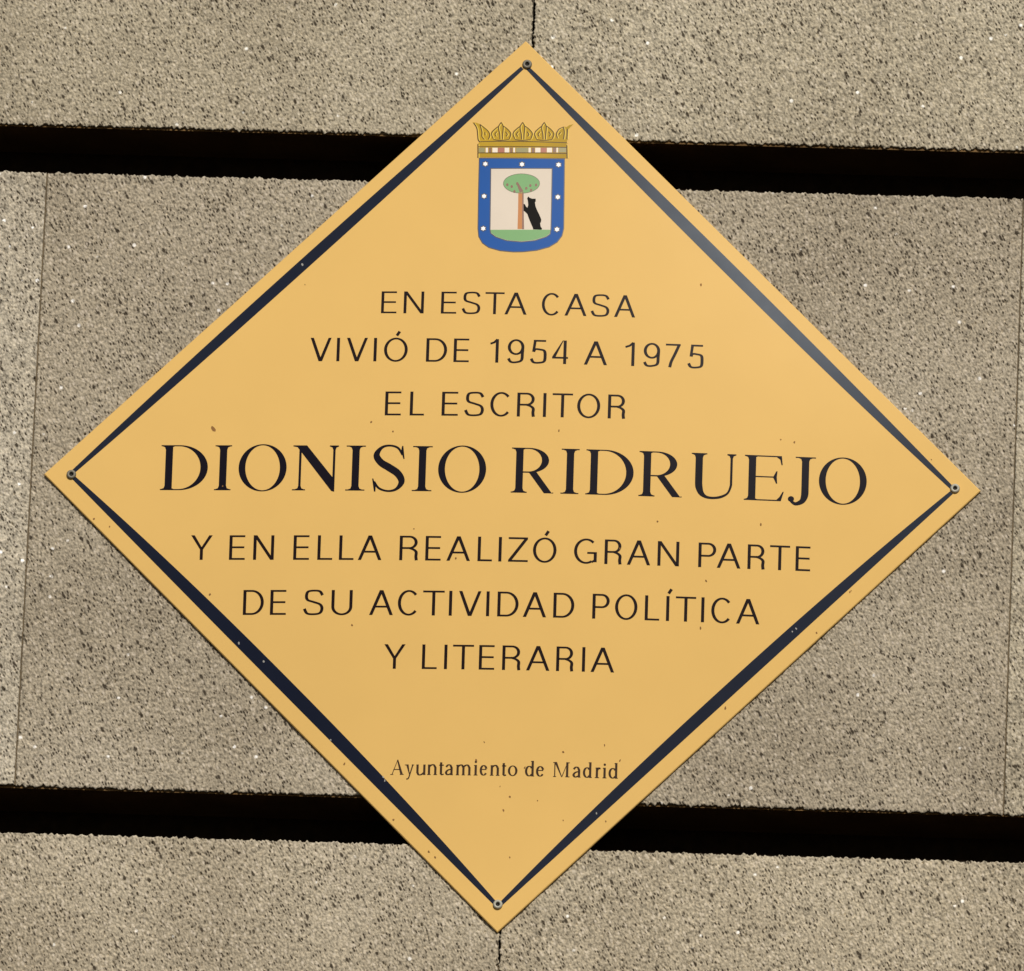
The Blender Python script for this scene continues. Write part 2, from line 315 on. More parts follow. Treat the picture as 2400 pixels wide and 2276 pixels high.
def field(seed, lam, width, stretch=1.0, ang=-62.0):
    """band-passed noise, wavelength lam metres, unit deviation, tiles over RELIEF_N cells"""
    rs = np.random.RandomState(seed)
    f = np.fft.fftfreq(RELIEF_N, RELIEF_STEP)
    c, s = math.cos(math.radians(ang)), math.sin(math.radians(ang))
    k = np.sqrt(((f[:, None] * c + f[None, :] * s) * stretch) ** 2 + ((-f[:, None] * s + f[None, :] * c) / stretch) ** 2)
    g = np.exp(-((np.log(np.maximum(k, 1e-6) * lam)) ** 2) / (2 * width ** 2)); g[0, 0] = 0
    h = np.real(np.fft.ifft2(np.fft.fft2(rs.randn(RELIEF_N, RELIEF_N)) * g))
    return (h / h.std()).astype(np.float32)

_coarse = field(3, 0.0042, 0.8, 1.5)
_fine = field(4, 0.0024, 0.6, 1.35)
_wide = field(5, 0.06, 0.7)
_pit = np.clip(field(6, 0.0048, 0.4, 1.6) - 1.45, 0, 1.0)
RELIEF = 0.00032 * _coarse + 0.00024 * _fine + 0.00025 * _wide - 0.0025 * _pit
RELIEF = np.minimum(RELIEF, 0.0011)
EDGE_A = 0.6 * field(7, 0.012, 0.5)[:4] + 0.9 * field(8, 0.0048, 0.4)[:4]

def sample(F, x, z):
    u = (x / RELIEF_STEP) % RELIEF_N; w = (z / RELIEF_STEP) % RELIEF_N
    i = u.astype(int) % RELIEF_N; j = w.astype(int) % RELIEF_N
    a = (u - np.floor(u)).astype(np.float32); b = (w - np.floor(w)).astype(np.float32)
    i2 = (i + 1) % RELIEF_N; j2 = (j + 1) % RELIEF_N
    return F[i, j] * (1 - a) * (1 - b) + F[i2, j] * a * (1 - b) + F[i, j2] * (1 - a) * b + F[i2, j2] * a * b

def spaced(a, b, step, lo, hi, coarse):
    """grid lines from a to b: fine inside lo..hi, coarse outside"""
    out = [a]
    while out[-1] < b - 1e-6:
        p = out[-1]
        out.append(min(b, p + (step if lo <= p <= hi else coarse)))
    if len(out) > 2 and out[-1] - out[-2] < 0.3 * step: out.pop(-2)
    return np.array(out)

DEPTH = 0.075
def stone_block(parent, x0, x1, z0, z1, face, rough_edges, seed, tone):
    """x0..x1, z0..z1 the front; face = how far the front stands back (+) from the wall plane;
    rough_edges = (left, right, bottom, top) raggedness in metres"""
    st = 0.0008
    xs = spaced(x0, x1, st, -0.52, 0.52, 0.004); zs = spaced(z0, z1, st, -0.51, 0.51, 0.004)
    X, Z = np.meshgrid(xs, zs)                              # rows = z
    nz, nx = X.shape
    sx, sz = 0.37 * seed, 0.53 * seed
    Y = face - sample(RELIEF, X + sx + 5, Z + sz + 5)
    dl, dr, db, dt = X - x0, x1 - X, Z - z0, z1 - Z
    # the arris is chipped and falls back; next to the tight joints runs a smoother drafted margin
    for d, r in ((dl, rough_edges[0]), (dr, rough_edges[1]), (db, rough_edges[2]), (dt, rough_edges[3])):
        w = 0.0035 if r > 0.001 else 0.0012
        Y = Y + (0.0016 if r > 0.001 else 0.0006) * np.clip(1 - d / w, 0, 1) ** 2
    def e(k, t): return sample(EDGE_FULL[k], np.zeros_like(t), t + 3 + 0.41 * seed)
    fall = lambda d: np.clip(1 - d / 0.006, 0, 1) ** 1.5
    X2 = X + fall(dl) * rough_edges[0] * e(0, Z) - fall(dr) * rough_edges[1] * e(1, Z)
    Z2 = Z + fall(db) * rough_edges[2] * e(2, X) - fall(dt) * rough_edges[3] * e(3, X)
    front = np.stack([X2, Y, Z2], -1).reshape(-1, 3)
    plain = np.stack([X, Y, Z], -1).reshape(-1, 3)
    idx = np.arange(nx * nz).reshape(nz, nx)
    quads = np.stack([idx[:-1, :-1], idx[:-1, 1:], idx[1:, 1:], idx[1:, :-1]], -1).reshape(-1, 4)
    ring = np.concatenate([idx[0, :], idx[1:, -1], idx[-1, -2::-1], idx[-2:0:-1, 0]])
    co, q = [front], [quads]
    prev, n0 = ring, len(front)
    for k, dy in enumerate((0.0015, 0.0032, DEPTH)):
        r = (front if k == 0 else plain)[ring].copy()
        r[:, 1] = face + dy
        new = np.arange(n0, n0 + len(ring)); n0 += len(ring)
        co.append(r)
        a, b2 = prev, np.roll(prev, -1); c, d = np.roll(new, -1), new
        q.append(np.stack([b2, a, d, c], -1)); prev = new
    co = np.concatenate(co).astype(np.float32); q = np.concatenate(q).astype(np.int32)
    me = bpy.data.meshes.new('stone_block')
    me.vertices.add(len(co)); me.vertices.foreach_set('co', co.ravel())
    me.loops.add(q.size); me.loops.foreach_set('vertex_index', q.ravel())
    me.polygons.add(len(q)); me.polygons.foreach_set('loop_start', np.arange(0, q.size, 4, dtype=np.int32))
    me.polygons.foreach_set('use_smooth', np.ones(len(q), dtype=bool))
    me.update(calc_edges=True); me.validate()
    o = link('stone_block', me, M_STONE, parent)
    o.color = (*tone, 1.0)                                  # each block came from its own part of the quarry
    return o

EDGE_FULL = [np.repeat(EDGE_A[k:k + 1], RELIEF_N, 0) for k in range(4)]

wall = bpy.data.objects.new('stone_wall', None)
COL.objects.link(wall)
wall.rotation_euler = (0, WALL_TILT, 0)
wall['label'] = 'beige rough stone wall with two deep black horizontal joints behind the yellow plaque'
wall['category'] = 'wall'
R_ = 0.00075
Z_T0, Z_M1, Z_M0, Z_B1 = 0.3322, 0.2858, -0.2990, -0.3440   # edges of the two open joints
J_L, J_R, J_T, J_B = -0.4362, 0.4543, 0.0016, 0.0066        # upright joints
stone_block(wall, -0.66, J_T - 0.0012, Z_T0, 0.60, 0.0000, (0, 0.0006, R_, 0), 1, (0.97, 0.97, 0.96))
stone_block(wall, J_T + 0.0012, 0.66, Z_T0 + 0.0004, 0.60, 0.0006, (0.0006, 0, R_, 0), 2, (1.05, 1.06, 1.06))
stone_block(wall, -0.66, J_L - 0.0006, Z_M0 + 0.0006, Z_M1 - 0.0004, -0.0010, (0, 0.0001, R_, 0.0006), 3, (1.08, 1.1, 1.16))
stone_block(wall, J_L + 0.0006, J_R - 0.0006, Z_M0, Z_M1, 0.0000, (0.0001, 0.0001, R_, 0.0006), 4, (0.9, 0.89, 0.9))
stone_block(wall, J_R + 0.0006, 0.66, Z_M0 - 0.0006, Z_M1 + 0.0004, 0.0008, (0.0001, 0, R_, 0.0006), 5, (1.04, 1.05, 1.06))
stone_block(wall, -0.66, J_B - 0.0010, -0.60, Z_B1 + 0.0003, 0.0000, (0, 0.0006, 0, 0.0006), 6, (1.0, 0.99, 0.99))
stone_block(wall, J_B + 0.0010, 0.66, -0.60, Z_B1, 0.0004, (0.0006, 0, 0, 0.0006), 7, (1.03, 1.02, 1.01))
def boxes(name, mat, parent, *bs):
    bm = bmesh.new()
    for x0, x1, y0, y1, z0, z1 in bs:
        vs = bmesh.ops.create_cube(bm, size=1.0)['verts']
        for v in vs:
            v.co = Vector(((x0, x1)[v.co.x > 0], (y0, y1)[v.co.y > 0], (z0, z1)[v.co.z > 0]))
    me = bpy.data.meshes.new(name); bm.to_mesh(me); bm.free()
    return link(name, me, mat, parent)
boxes('joint_backing', M_CAVITY, wall, (-0.66, 0.66, 0.0755, 0.10, -0.60, 0.60))
# added dark strips over the stone edges paint the shade inside the open joints
for zt, zb in ((Z_T0, Z_M1), (Z_M0, Z_B1)):
    ch = boxes('joint_shade_strip', M_JOINT_SHADE, wall, (-0.659, 0.659, 0.0034, 0.0752, zt - 0.0014, zt + 0.004))
    boxes('lower_shade_strip', M_CAVITY, ch, (-0.659, 0.659, 0.0034, 0.0752, zb - 0.004, zb + 0.0010))
boxes('joint_mortar', M_MORTAR, wall, (J_L - 0.002, J_L + 0.002, 0.0010, 0.03, Z_M0 + 0.001, Z_M1 - 0.001))
boxes('joint_mortar', M_MORTAR, wall, (J_R - 0.002, J_R + 0.002, 0.0022, 0.03, Z_M0 + 0.001, Z_M1 - 0.001))
boxes('joint_mortar', M_MORTAR, wall, (J_B - 0.004, J_B + 0.004, 0.0020, 0.03, -0.60, -0.452))

# ----------------------------------------------------------------- the domed plaque
T, BULGE, HALF = 0.0031, 0.017, 0.300
def dome(x, z):
    """front of the plaque in metres from the wall plane, at x, z metres from its centre"""
    s = (x + z) / math.sqrt(2) / HALF; t = (x - z) / math.sqrt(2) / HALF
    return T + BULGE * max(0.0, 1 - s * s) * max(0.0, 1 - t * t)

plaque = bpy.data.objects.new('memorial_plaque', None)
COL.objects.link(plaque)
plaque['label'] = 'yellow diamond-shaped enamel memorial plaque with a coat of arms, screwed to the stone wall'
plaque['category'] = 'plaque'

def plate():
    n = 72
    bm = bmesh.new()
    rows = []
    lim = HALF - 0.0007
    for j in range(n + 1):
        row = []
        for i in range(n + 1):
            s = -lim + 2 * lim * i / n; t = -lim + 2 * lim * j / n
            x, z = (s + t) / math.sqrt(2), (s - t) / math.sqrt(2)
            row.append(bm.verts.new((x, -dome(x, z), z)))
        rows.append(row)
    for j in range(n):
        for i in range(n):
            f = bm.faces.new((rows[j][i], rows[j][i + 1], rows[j + 1][i + 1], rows[j + 1][i])); f.smooth = True
    ring = rows[0][:] + [r[-1] for r in rows[1:]] + rows[-1][-2::-1] + [r[0] for r in rows[-2:0:-1]]
    prev = [bm.verts.new(v.co) for v in ring]
    for k, (grow, y) in enumerate(((0.0007, -T + 0.0006), (0.0007, 0.0004))):
        cur = []
        for v in ring:
            f = (HALF - 0.0007 + grow) / lim
            cur.append(bm.verts.new((v.co.x * f, y, v.co.z * f)))
        for a in range(len(ring)):
            b = (a + 1) % len(ring)
            bm.faces.new((prev[a], prev[b], cur[b], cur[a]))
        prev = cur
    for f in bm.faces:
        f.normal_update()
        c = f.calc_center_median()
        if f.normal.dot(Vector((c.x * 0.3, -1.0, c.z * 0.3)) if f.smooth else Vector((c.x, -0.05, c.z))) < 0: f.normal_flip()
    me = bpy.data.meshes.new('plate'); bm.to_mesh(me); bm.free()
    return link('plate', me, M_YELLOW, plaque)
plate()

def paint(name, shapes, mat, parent, layer, seg=9.0, step=0.03):
    """enamel shapes on the dome. shapes: list of [outer, hole, hole...] loops in mm; layer: height in mm"""
    verts, tris = [], []
    for k, loops in enumerate(shapes):
        flat = [Vector((p[0], p[1], 0)) for lp in loops for p in lp]
        tess = tessellate_polygon([[Vector((p[0], p[1], 0)) for p in lp] for lp in loops])
        todo = [(flat[a], flat[b], flat[c]) for a, b, c in tess]
        while todo:
            a, b, c = todo.pop()
            ab, bc, ca = (b - a).length, (c - b).length, (a - c).length
            m = max(ab, bc, ca)
            if m > seg:
                if m == ab: h = (a + b) / 2; todo += [(a, h, c), (h, b, c)]
                elif m == bc: h = (b + c) / 2; todo += [(a, b, h), (a, h, c)]
                else: h = (c + a) / 2; todo += [(a, b, h), (h, b, c)]
                continue
            i = len(verts)
            off = (layer + k * step) / 1000.0
            for p in (a, b, c):
                x, z = p.x / 1000.0, p.y / 1000.0
                verts.append((x, -dome(x, z) - off, z))
            n = (Vector(verts[i + 1]) - Vector(verts[i])).cross(Vector(verts[i + 2]) - Vector(verts[i]))
            tris.append((i, i + 1, i + 2) if n.y < 0 else (i, i + 2, i + 1))
    me = bpy.data.meshes.new(name)
    me.from_pydata(verts, [], tris)
    bm = bmesh.new(); bm.from_mesh(me)
    bmesh.ops.remove_doubles(bm, verts=bm.verts, dist=1e-6)
    for f in bm.faces: f.smooth = True
    bm.to_mesh(me); bm.free()
    return link(name, me, mat, parent)

# ---- navy border stripes: long lenses from screw to screw
def stripe(a, b, o_mid, i_mid):
    a, b = Vector((a[0], a[1])), Vector((b[0], b[1]))
    out = ((a + b) / 2).normalized()
    n = 44
    up, lo = [], []
    for i in range(n + 1):
        t = 0.006 + 0.988 * i / n
        bow = 1 - abs(2 * t - 1) ** 2.2
        c = a.lerp(b, t)
        up.append(c + out * (1.7 + (o_mid - 1.7) * bow))
        lo.append(c - out * (1.7 + (i_mid - 1.7) * bow))
    return [(p.x, p.y) for p in up] + [(p.x, p.y) for p in reversed(lo)]
S = 400.5
corners = [(0, S), (S, 0), (0, -S), (-S, 0)]
WIDTHS = [(4.4, 6.8), (2.3, 8.8), (2.7, 9.7), (4.8, 5.5)]   # the lower two were painted broader
for i in range(4):
    paint('border_stripe', [[stripe(corners[i], corners[(i + 1) % 4], *WIDTHS[i])]], M_NAVY, plaque, 0.12)

# ---- letters ------------------------------------------------------------------------------
def box(x0, y0, x1, y1): return [[(x0, y0), (x1, y0), (x1, y1), (x0, y1)]]
def arc(cx, cy, rx, ry, a0, a1, n=20):
    return [(cx + rx * math.cos(math.radians(a0 + (a1 - a0) * i / n)), cy + ry * math.sin(math.radians(a0 + (a1 - a0) * i / n))) for i in range(n + 1)]
def stroke(pts, tv, th=None, widths=None):
    """a pen stroke: tv = thickness of its upright parts, th of its level parts"""
    th = tv if th is None else th
    L, R = [], []
    n = len(pts)
    for i in range(n):
        p = pts[max(0, i - 1)]; q = pts[min(n - 1, i + 1)]
        dx, dy = q[0] - p[0], q[1] - p[1]; d = math.hypot(dx, dy) or 1
        dx, dy = dx / d, dy / d
        w = widths[i] if widths else math.hypot(tv * dy, th * dx)
        L.append((pts[i][0] - dy * w / 2, pts[i][1] + dx * w / 2)); R.append((pts[i][0] + dy * w / 2, pts[i][1] - dx * w / 2))
    return [L + R[::-1]]
def smooth(pts, n=6):
    out = []
    for i in range(len(pts) - 1):
        p0, p1, p2, p3 = pts[max(0, i - 1)], pts[i], pts[i + 1], pts[min(len(pts) - 1, i + 2)]
        for k in range(n):
            t = k / n
            out.append(tuple(0.5 * ((2 * p1[j]) + (-p0[j] + p2[j]) * t + (2 * p0[j] - 5 * p1[j] + 4 * p2[j] - p3[j]) * t * t + (-p0[j] + 3 * p1[j] - 3 * p2[j] + p3[j]) * t ** 3) for j in range(len(p1))))
    return out + [tuple(pts[-1])]

def sans(c, W, H, tv, th):
    acc = []
    if c in 'ÓÍ':
        acc = [stroke([(W * .5 + .02 * H, H * 1.10), (W * .5 + .13 * H, H * 1.28)], tv * .95)]
        c = 'O' if c == 'Ó' else 'I'
    if c == 'I': r = [box(W / 2 - tv / 2, 0, W / 2 + tv / 2, H)]
    elif c == 'E': r = [box(0, 0, tv, H), box(tv, 0, W, th), box(tv, H * .5 - th / 2 + .01 * H, W * .95, H * .5 + th / 2 + .01 * H), box(tv, H - th, W * .99, H)]
    elif c == 'L': r = [box(0, 0, tv, H), box(tv, 0, W, th)]
    elif c == 'T': r = [box(0, H - th, W, H), box(W / 2 - tv / 2, 0, W / 2 + tv / 2, H - th)]
    elif c == 'N': r = [box(0, 0, tv, H), box(W - tv, 0, W, H), [[(0, H), (tv * 1.15, H), (W, 0), (W - tv * 1.15, 0)]]]
    elif c == 'A':
        a = .08 * W
        r = [[[(0, 0), (tv * 1.05, 0), (W / 2 + tv * .52, H), (W / 2 - tv * .58, H)]], [[(W, 0), (W - tv * 1.05, 0), (W / 2 - tv * .52, H), (W / 2 + tv * .58, H)]],
             box(W * .2, H * .30, W * .8, H * .30 + th)]
    elif c == 'V': r = [[[(0, H), (tv * 1.05, H), (W / 2 + tv * .52, 0), (W / 2 - tv * .58, 0)]], [[(W, H), (W - tv * 1.0, H), (W / 2 - tv * .5, 0), (W / 2 + tv * .58, 0)]]]
    elif c == 'Y': r = [[[(0, H), (tv * 1.15, H), (W / 2 + tv * .5, H * .42), (W / 2 - tv * .5, H * .42)]], [[(W, H), (W - tv * 1.1, H), (W / 2 - tv * .5, H * .42), (W / 2 + tv * .5, H * .42)]], box(W / 2 - tv / 2, 0, W / 2 + tv / 2, H * .44)]
    elif c == 'Z': r = [box(0, H - th, W * .98, H), box(0, 0, W, th), [[(0, th), (tv * 1.2, th), (W * .98, H - th), (W * .98 - tv * 1.2, H - th)]]]
    elif c == 'O': r = [[arc(W / 2, H / 2, W / 2, H * .515, 0, 360, 44)[:-1], arc(W / 2, H / 2, W / 2 - tv, H * .515 - th, 0, 360, 44)[:-1]]]
    elif c in 'CG':
        p = arc(W * .53, H / 2, W * .53 - tv / 2, H * .515 - th / 2, 42 if c == 'C' else 46, 318 if c == 'C' else 300, 34)
        r = [stroke(p, tv, th)]
        if c == 'G': r = [stroke(arc(W * .53, H / 2, W * .53 - tv / 2, H * .515 - th / 2, 48, 302, 34) , tv, th), box(W - tv, H * .06, W, H * .47), box(W * .58, H * .47 - th, W - tv * .5, H * .47), stroke([(W * .78, H * .058), (W - tv * .6, H * .14)], tv * .8, th)]
    elif c == 'D':
        p = [(tv * .5, H - th / 2), (W * .42, H - th / 2)] + arc(W * .42, H / 2, W * .58 - tv / 2, H / 2 - th / 2, 88, -88, 26) + [(W * .42, th / 2), (tv * .5, th / 2)]
        r = [box(0, 0, tv, H), stroke(p, tv, th)]
    elif c in 'PR':
        yb = H * (.46 if c == 'R' else .43); ym = (H + yb) / 2
        wb = W if c == 'P' else W * .97
        p = [(tv * .5, H - th / 2), (wb * .55, H - th / 2)] + arc(wb * .55, ym, wb * .45 - tv / 2, (H - yb) / 2 - th / 2, 85, -85, 18) + [(wb * .55, yb + th / 2), (tv * .5, yb + th / 2)]
        r = [box(0, 0, tv, H), stroke(p, tv, th)]
        if c == 'R': r.append(stroke(smooth([(W * .48, yb + th * .6), (W * .74, yb - .015 * H), (W * .90, yb - .12 * H), (W - tv * .62, H * .16), (W - tv * .45, 0)]), tv, th))
    elif c == 'U':
        p = [(tv / 2, H), (tv / 2, H * .33)] + arc(W / 2, H * .33, W / 2 - tv / 2, H * .345 - th / 2, 180, 360, 22) + [(W - tv / 2, H * .33), (W - tv / 2, H)]
        r = [stroke(p, tv, th)]
    elif c == 'S':
        p = smooth([(W * .93, H * .79), (W * .79, H * .945), (W * .5, H * 1.012 - th / 2), (W * .20, H * .93), (W * .045 + tv / 2, H * .745), (W * .20, H * .595), (W * .5, H * .515), (W * .82, H * .42), (W - tv / 2, H * .255), (W * .82, H * .075), (W * .5, -H * .012 + th / 2), (W * .18, H * .06), (W * .035, H * .245)])
        r = [stroke(p, tv, th)]
    elif c == '1': r = [box(W - tv, 0, W, H), stroke([(0, H * .80), (W * .45, H * .86), (W - tv * .5, H * .985)], tv * .9, th)]
    elif c == '4': r = [box(W * .70, 0, W * .70 + tv, H), box(0, H * .225, W, H * .225 + th), [[(0, H * .225 + th), (tv * 1.15, H * .225 + th), (W * .70, H), (W * .70 - tv * .3, H)]]]
    elif c == '5':
        p = smooth([(tv * .9, H * .50), (W * .28, H * .60), (W * .52, H * .635 - th / 2), (W * .84, H * .54), (W - tv / 2, H * .32), (W * .84, H * .09), (W * .48, -H * .01 + th / 2), (W * .18, H * .05), (W * .03, H * .20)])
        r = [box(W * .16, H - th, W * .94, H), stroke([(W * .16 + tv * .45, H - th), (tv * .85, H * .49)], tv * .9, th), stroke(p, tv, th)]
    elif c == '7': r = [box(0, H - th, W, H), stroke(smooth([(W - tv * .5, H - th * .6), (W * .62, H * .55), (W * .40, H * .25), (W * .30, 0)]), tv, th)]
    elif c == '9':
        r = [[arc(W / 2, H * .675, W / 2, H * .335, 0, 360, 36)[:-1], arc(W / 2, H * .675, W / 2 - tv, H * .335 - th, 0, 360, 36)[:-1]],
             stroke(smooth([(W - tv / 2, H * .68), (W - tv * .6, H * .42), (W * .84, H * .12), (W * .48, -H * .01 + th / 2), (W * .20, H * .05), (W * .06, H * .19)]), tv, th)]
    return r + acc

def serif_foot(x0, x1, s0, s1, y, up, h):
    """a hairline serif from x0 to x1 bracketed into the stem s0..s1; up = +1 on the baseline, -1 at the top"""
    b = 3.2 * h
    return [[[(x0, y), (x1, y), (x1, y + up * h), (s1, y + up * h), (s0, y + up * h), (x0, y + up * h)]],
            [[(s0 - b, y + up * h * .9), (s1 + b, y + up * h * .9), (s1 + b * .25, y + up * h * 1.9), (s1, y + up * h * 4.2), (s0, y + up * h * 4.2), (s0 - b * .25, y + up * h * 1.9)]]]

def roman(c, W, H):
    ts, h, tn = H * .154, H * .024, H * .050
    if c == 'I':
        a = W / 2 - ts / 2
        return [box(a, 0, a + ts, H)] + serif_foot(0, W, a, a + ts, 0, 1, h) + serif_foot(0, W, a, a + ts, H, -1, h)
    if c in 'D':
        a = W * .095; cx = W * .40
        o = [(a, 0), (cx, 0)] + arc(cx, H / 2, W - cx, H / 2, -89, 89, 36) + [(cx, H), (a, H)]
        i = [(a + ts, h), (cx, h)] + arc(cx - W * .02, H / 2, W - cx + W * .02 - ts * 1.02, H / 2 - h, -89, 89, 36) + [(cx, H - h), (a + ts, H - h)]
        return [[o, i]] + serif_foot(0, a + ts * .9, a, a + ts * .8, 0, 1, h) + serif_foot(0, a + ts * .9, a, a + ts * .8, H, -1, h)
    if c == 'O':
        o = arc(W / 2, H / 2, W / 2, H * .525, 0, 360, 60)[:-1]
        inner = []
        for p in arc(0, 0, W / 2 - ts * .93, H * .525 - h * 1.05, 0, 360, 60)[:-1]:
            inner.append((W / 2 + p[0] - .018 * p[1], H / 2 + p[1] + .006 * p[0]))
        return [[o, inner]]
    if c == 'N':
        l0 = W * .135; r1 = W * .93
        return [box(l0, 0, l0 + tn, H * .93)] + serif_foot(W * .0, W * .29, l0, l0 + tn, 0, 1, h) + \
               [box(r1 - tn, H * .0, r1, H)] + serif_foot(W * .80, W, r1 - tn, r1, H, -1, h) + \
               [[[(W * .0, H), (W * .0, H - h), (W * .09, H - h * 1.6), (r1 - tn * 1.3, -H * .012), (r1, -H * .03), (r1, H * .235), (W * .30, H), ]]]
    if c == 'S':
        pw = smooth([(W * .91, H * .80, h * 2.0), (W * .76, H * .955, h * 2.0), (W * .50, H * 1.005, h * 1.8), (W * .26, H * .955, ts * .42), (W * .115, H * .79, ts * .86), (W * .25, H * .63, ts * .98), (W * .50, H * .52, ts * 1.05), (W * .78, H * .385, ts * 1.02), (W * .905, H * .21, ts * .86), (W * .76, H * .045, ts * .42), (W * .50, -H * .005, h * 1.8), (W * .22, H * .055, h * 2.0), (W * .06, H * .20, h * 2.2)])
        return [stroke([(p[0], p[1]) for p in pw], 1, 1, [p[2] for p in pw]),
                [[(W * .885, H * 1.0), (W * .925, H * 1.0), (W * .975, H * .71), (W * .94, H * .71), (W * .86, H * .88)]],
                [[(W * .0, H * .27), (W * .035, H * .27), (W * .12, H * .12), (W * .115, -H * .02), (W * .07, -H * .02)]]]
    if c == 'R':
        a = W * .105; yb = H * .47; cx = W * .42; wr = W * .88
        o = [(a, 0), (a + ts, 0), (a + ts, yb - h), (cx, yb - h)] + arc(cx, (H + yb - h) / 2, wr - cx, (H - yb + h) / 2, -88, 89, 28) + [(cx, H), (a, H)]
        i = [(a + ts, yb + h * .2), (cx, yb + h * .2)] + arc(cx - W * .02, (H + yb) / 2 - h * .4, wr - cx + W * .02 - ts * .98, (H - yb) / 2 - h * .6, -88, 89, 28) + [(cx, H - h), (a + ts, H - h)]
        i = [(a + ts, yb + h * .2)] + i[1:]
        sh = [[o[0], o[1], (a + ts, H), (a, H)]]
        bowl = [[(a + ts, yb - h), (cx, yb - h)] + o[4:-1] + [(a + ts, H), (a + ts, H - h), ] + i[:1:-1][1:] + [(cx, yb + h * .2), (a + ts, yb + h * .2)]]
        return [sh, bowl] + serif_foot(0, a + ts + W * .10, a, a + ts, 0, 1, h) + serif_foot(0, a + ts * .9, a, a + ts * .8, H, -1, h) + \
               [[[(W * .40, yb), (W * .58, yb + H * .01), (W * .96, H * .012), (W, h), (W, 0), (W * .78, 0)]]]
    if c == 'U':
        l0, r1 = W * .09, W * .925
        pw = [(l0 + ts / 2, H, ts), (l0 + ts / 2, H * .34, ts), (l0 + ts / 2 + W * .012, H * .24, ts * .98), (W * .235, H * .115, ts * .74), (W * .34, H * .035, ts * .42), (W * .50, h * .6, h * 2.2), (W * .68, H * .045, h * 2.3), (r1 - W * .10, H * .13, tn * .9), (r1 - tn * .65, H * .28, tn), (r1 - tn / 2, H * .38, tn), (r1 - tn / 2, H, tn)]
        p = pw[:1] + smooth(pw[1:-1]) + pw[-1:]
        return [stroke([(q[0], q[1]) for q in p], 1, 1, [q[2] for q in p])] + serif_foot(0, W * .35, l0, l0 + ts, H, -1, h) + serif_foot(W * .80, W, r1 - tn, r1, H, -1, h)
    if c == 'E':
        a = W * .105
        return [box(a, 0, a + ts, H), box(a + ts, H - h * 1.1, W * .93, H), box(a + ts, H * .515, W * .80, H * .515 + h * 1.1), box(a + ts, 0, W * .93, h * 1.1)] + \
               serif_foot(0, a + ts * .9, a, a + ts * .8, 0, 1, h) + serif_foot(0, a + ts * .9, a, a + ts * .8, H, -1, h) + \
               [[[(W * .80, H - h), (W * .93, H), (W * .955, H * .80), (W * .925, H * .80), (W * .89, H * .92)]],
                [[(W * .72, H * .525), (W * .80, H * .66), (W * .83, H * .66), (W * .815, H * .525), (W * .83, H * .385), (W * .80, H * .385)]],
                [[(W * .80, h * .5), (W * .93, 0), (W * 1.0, H * .21), (W * .97, H * .21), (W * .89, H * .09)]]]
    if c == 'J':
        s1 = W * .76; s0 = s1 - ts
        pw = smooth([(s0 + ts / 2, H * .30, ts), (s0 + ts * .46, H * .14, ts * .98), (s0 + ts * .10, H * .015, ts * .72), (W * .30, -H * .045, h * 3.0), (W * .16, H * .0, h * 2.6), (W * .12, H * .05, h * 2.6)])
        return [box(s0, H * .29, s1, H), stroke([(q[0], q[1]) for q in pw], 1, 1, [q[2] for q in pw])] + serif_foot(W * .26, W * 1.0, s0, s1, H, -1, h) + \
               [[arc(W * .125, H * .060, W * .115, H * .062, 0, 360, 18)[:-1]]]

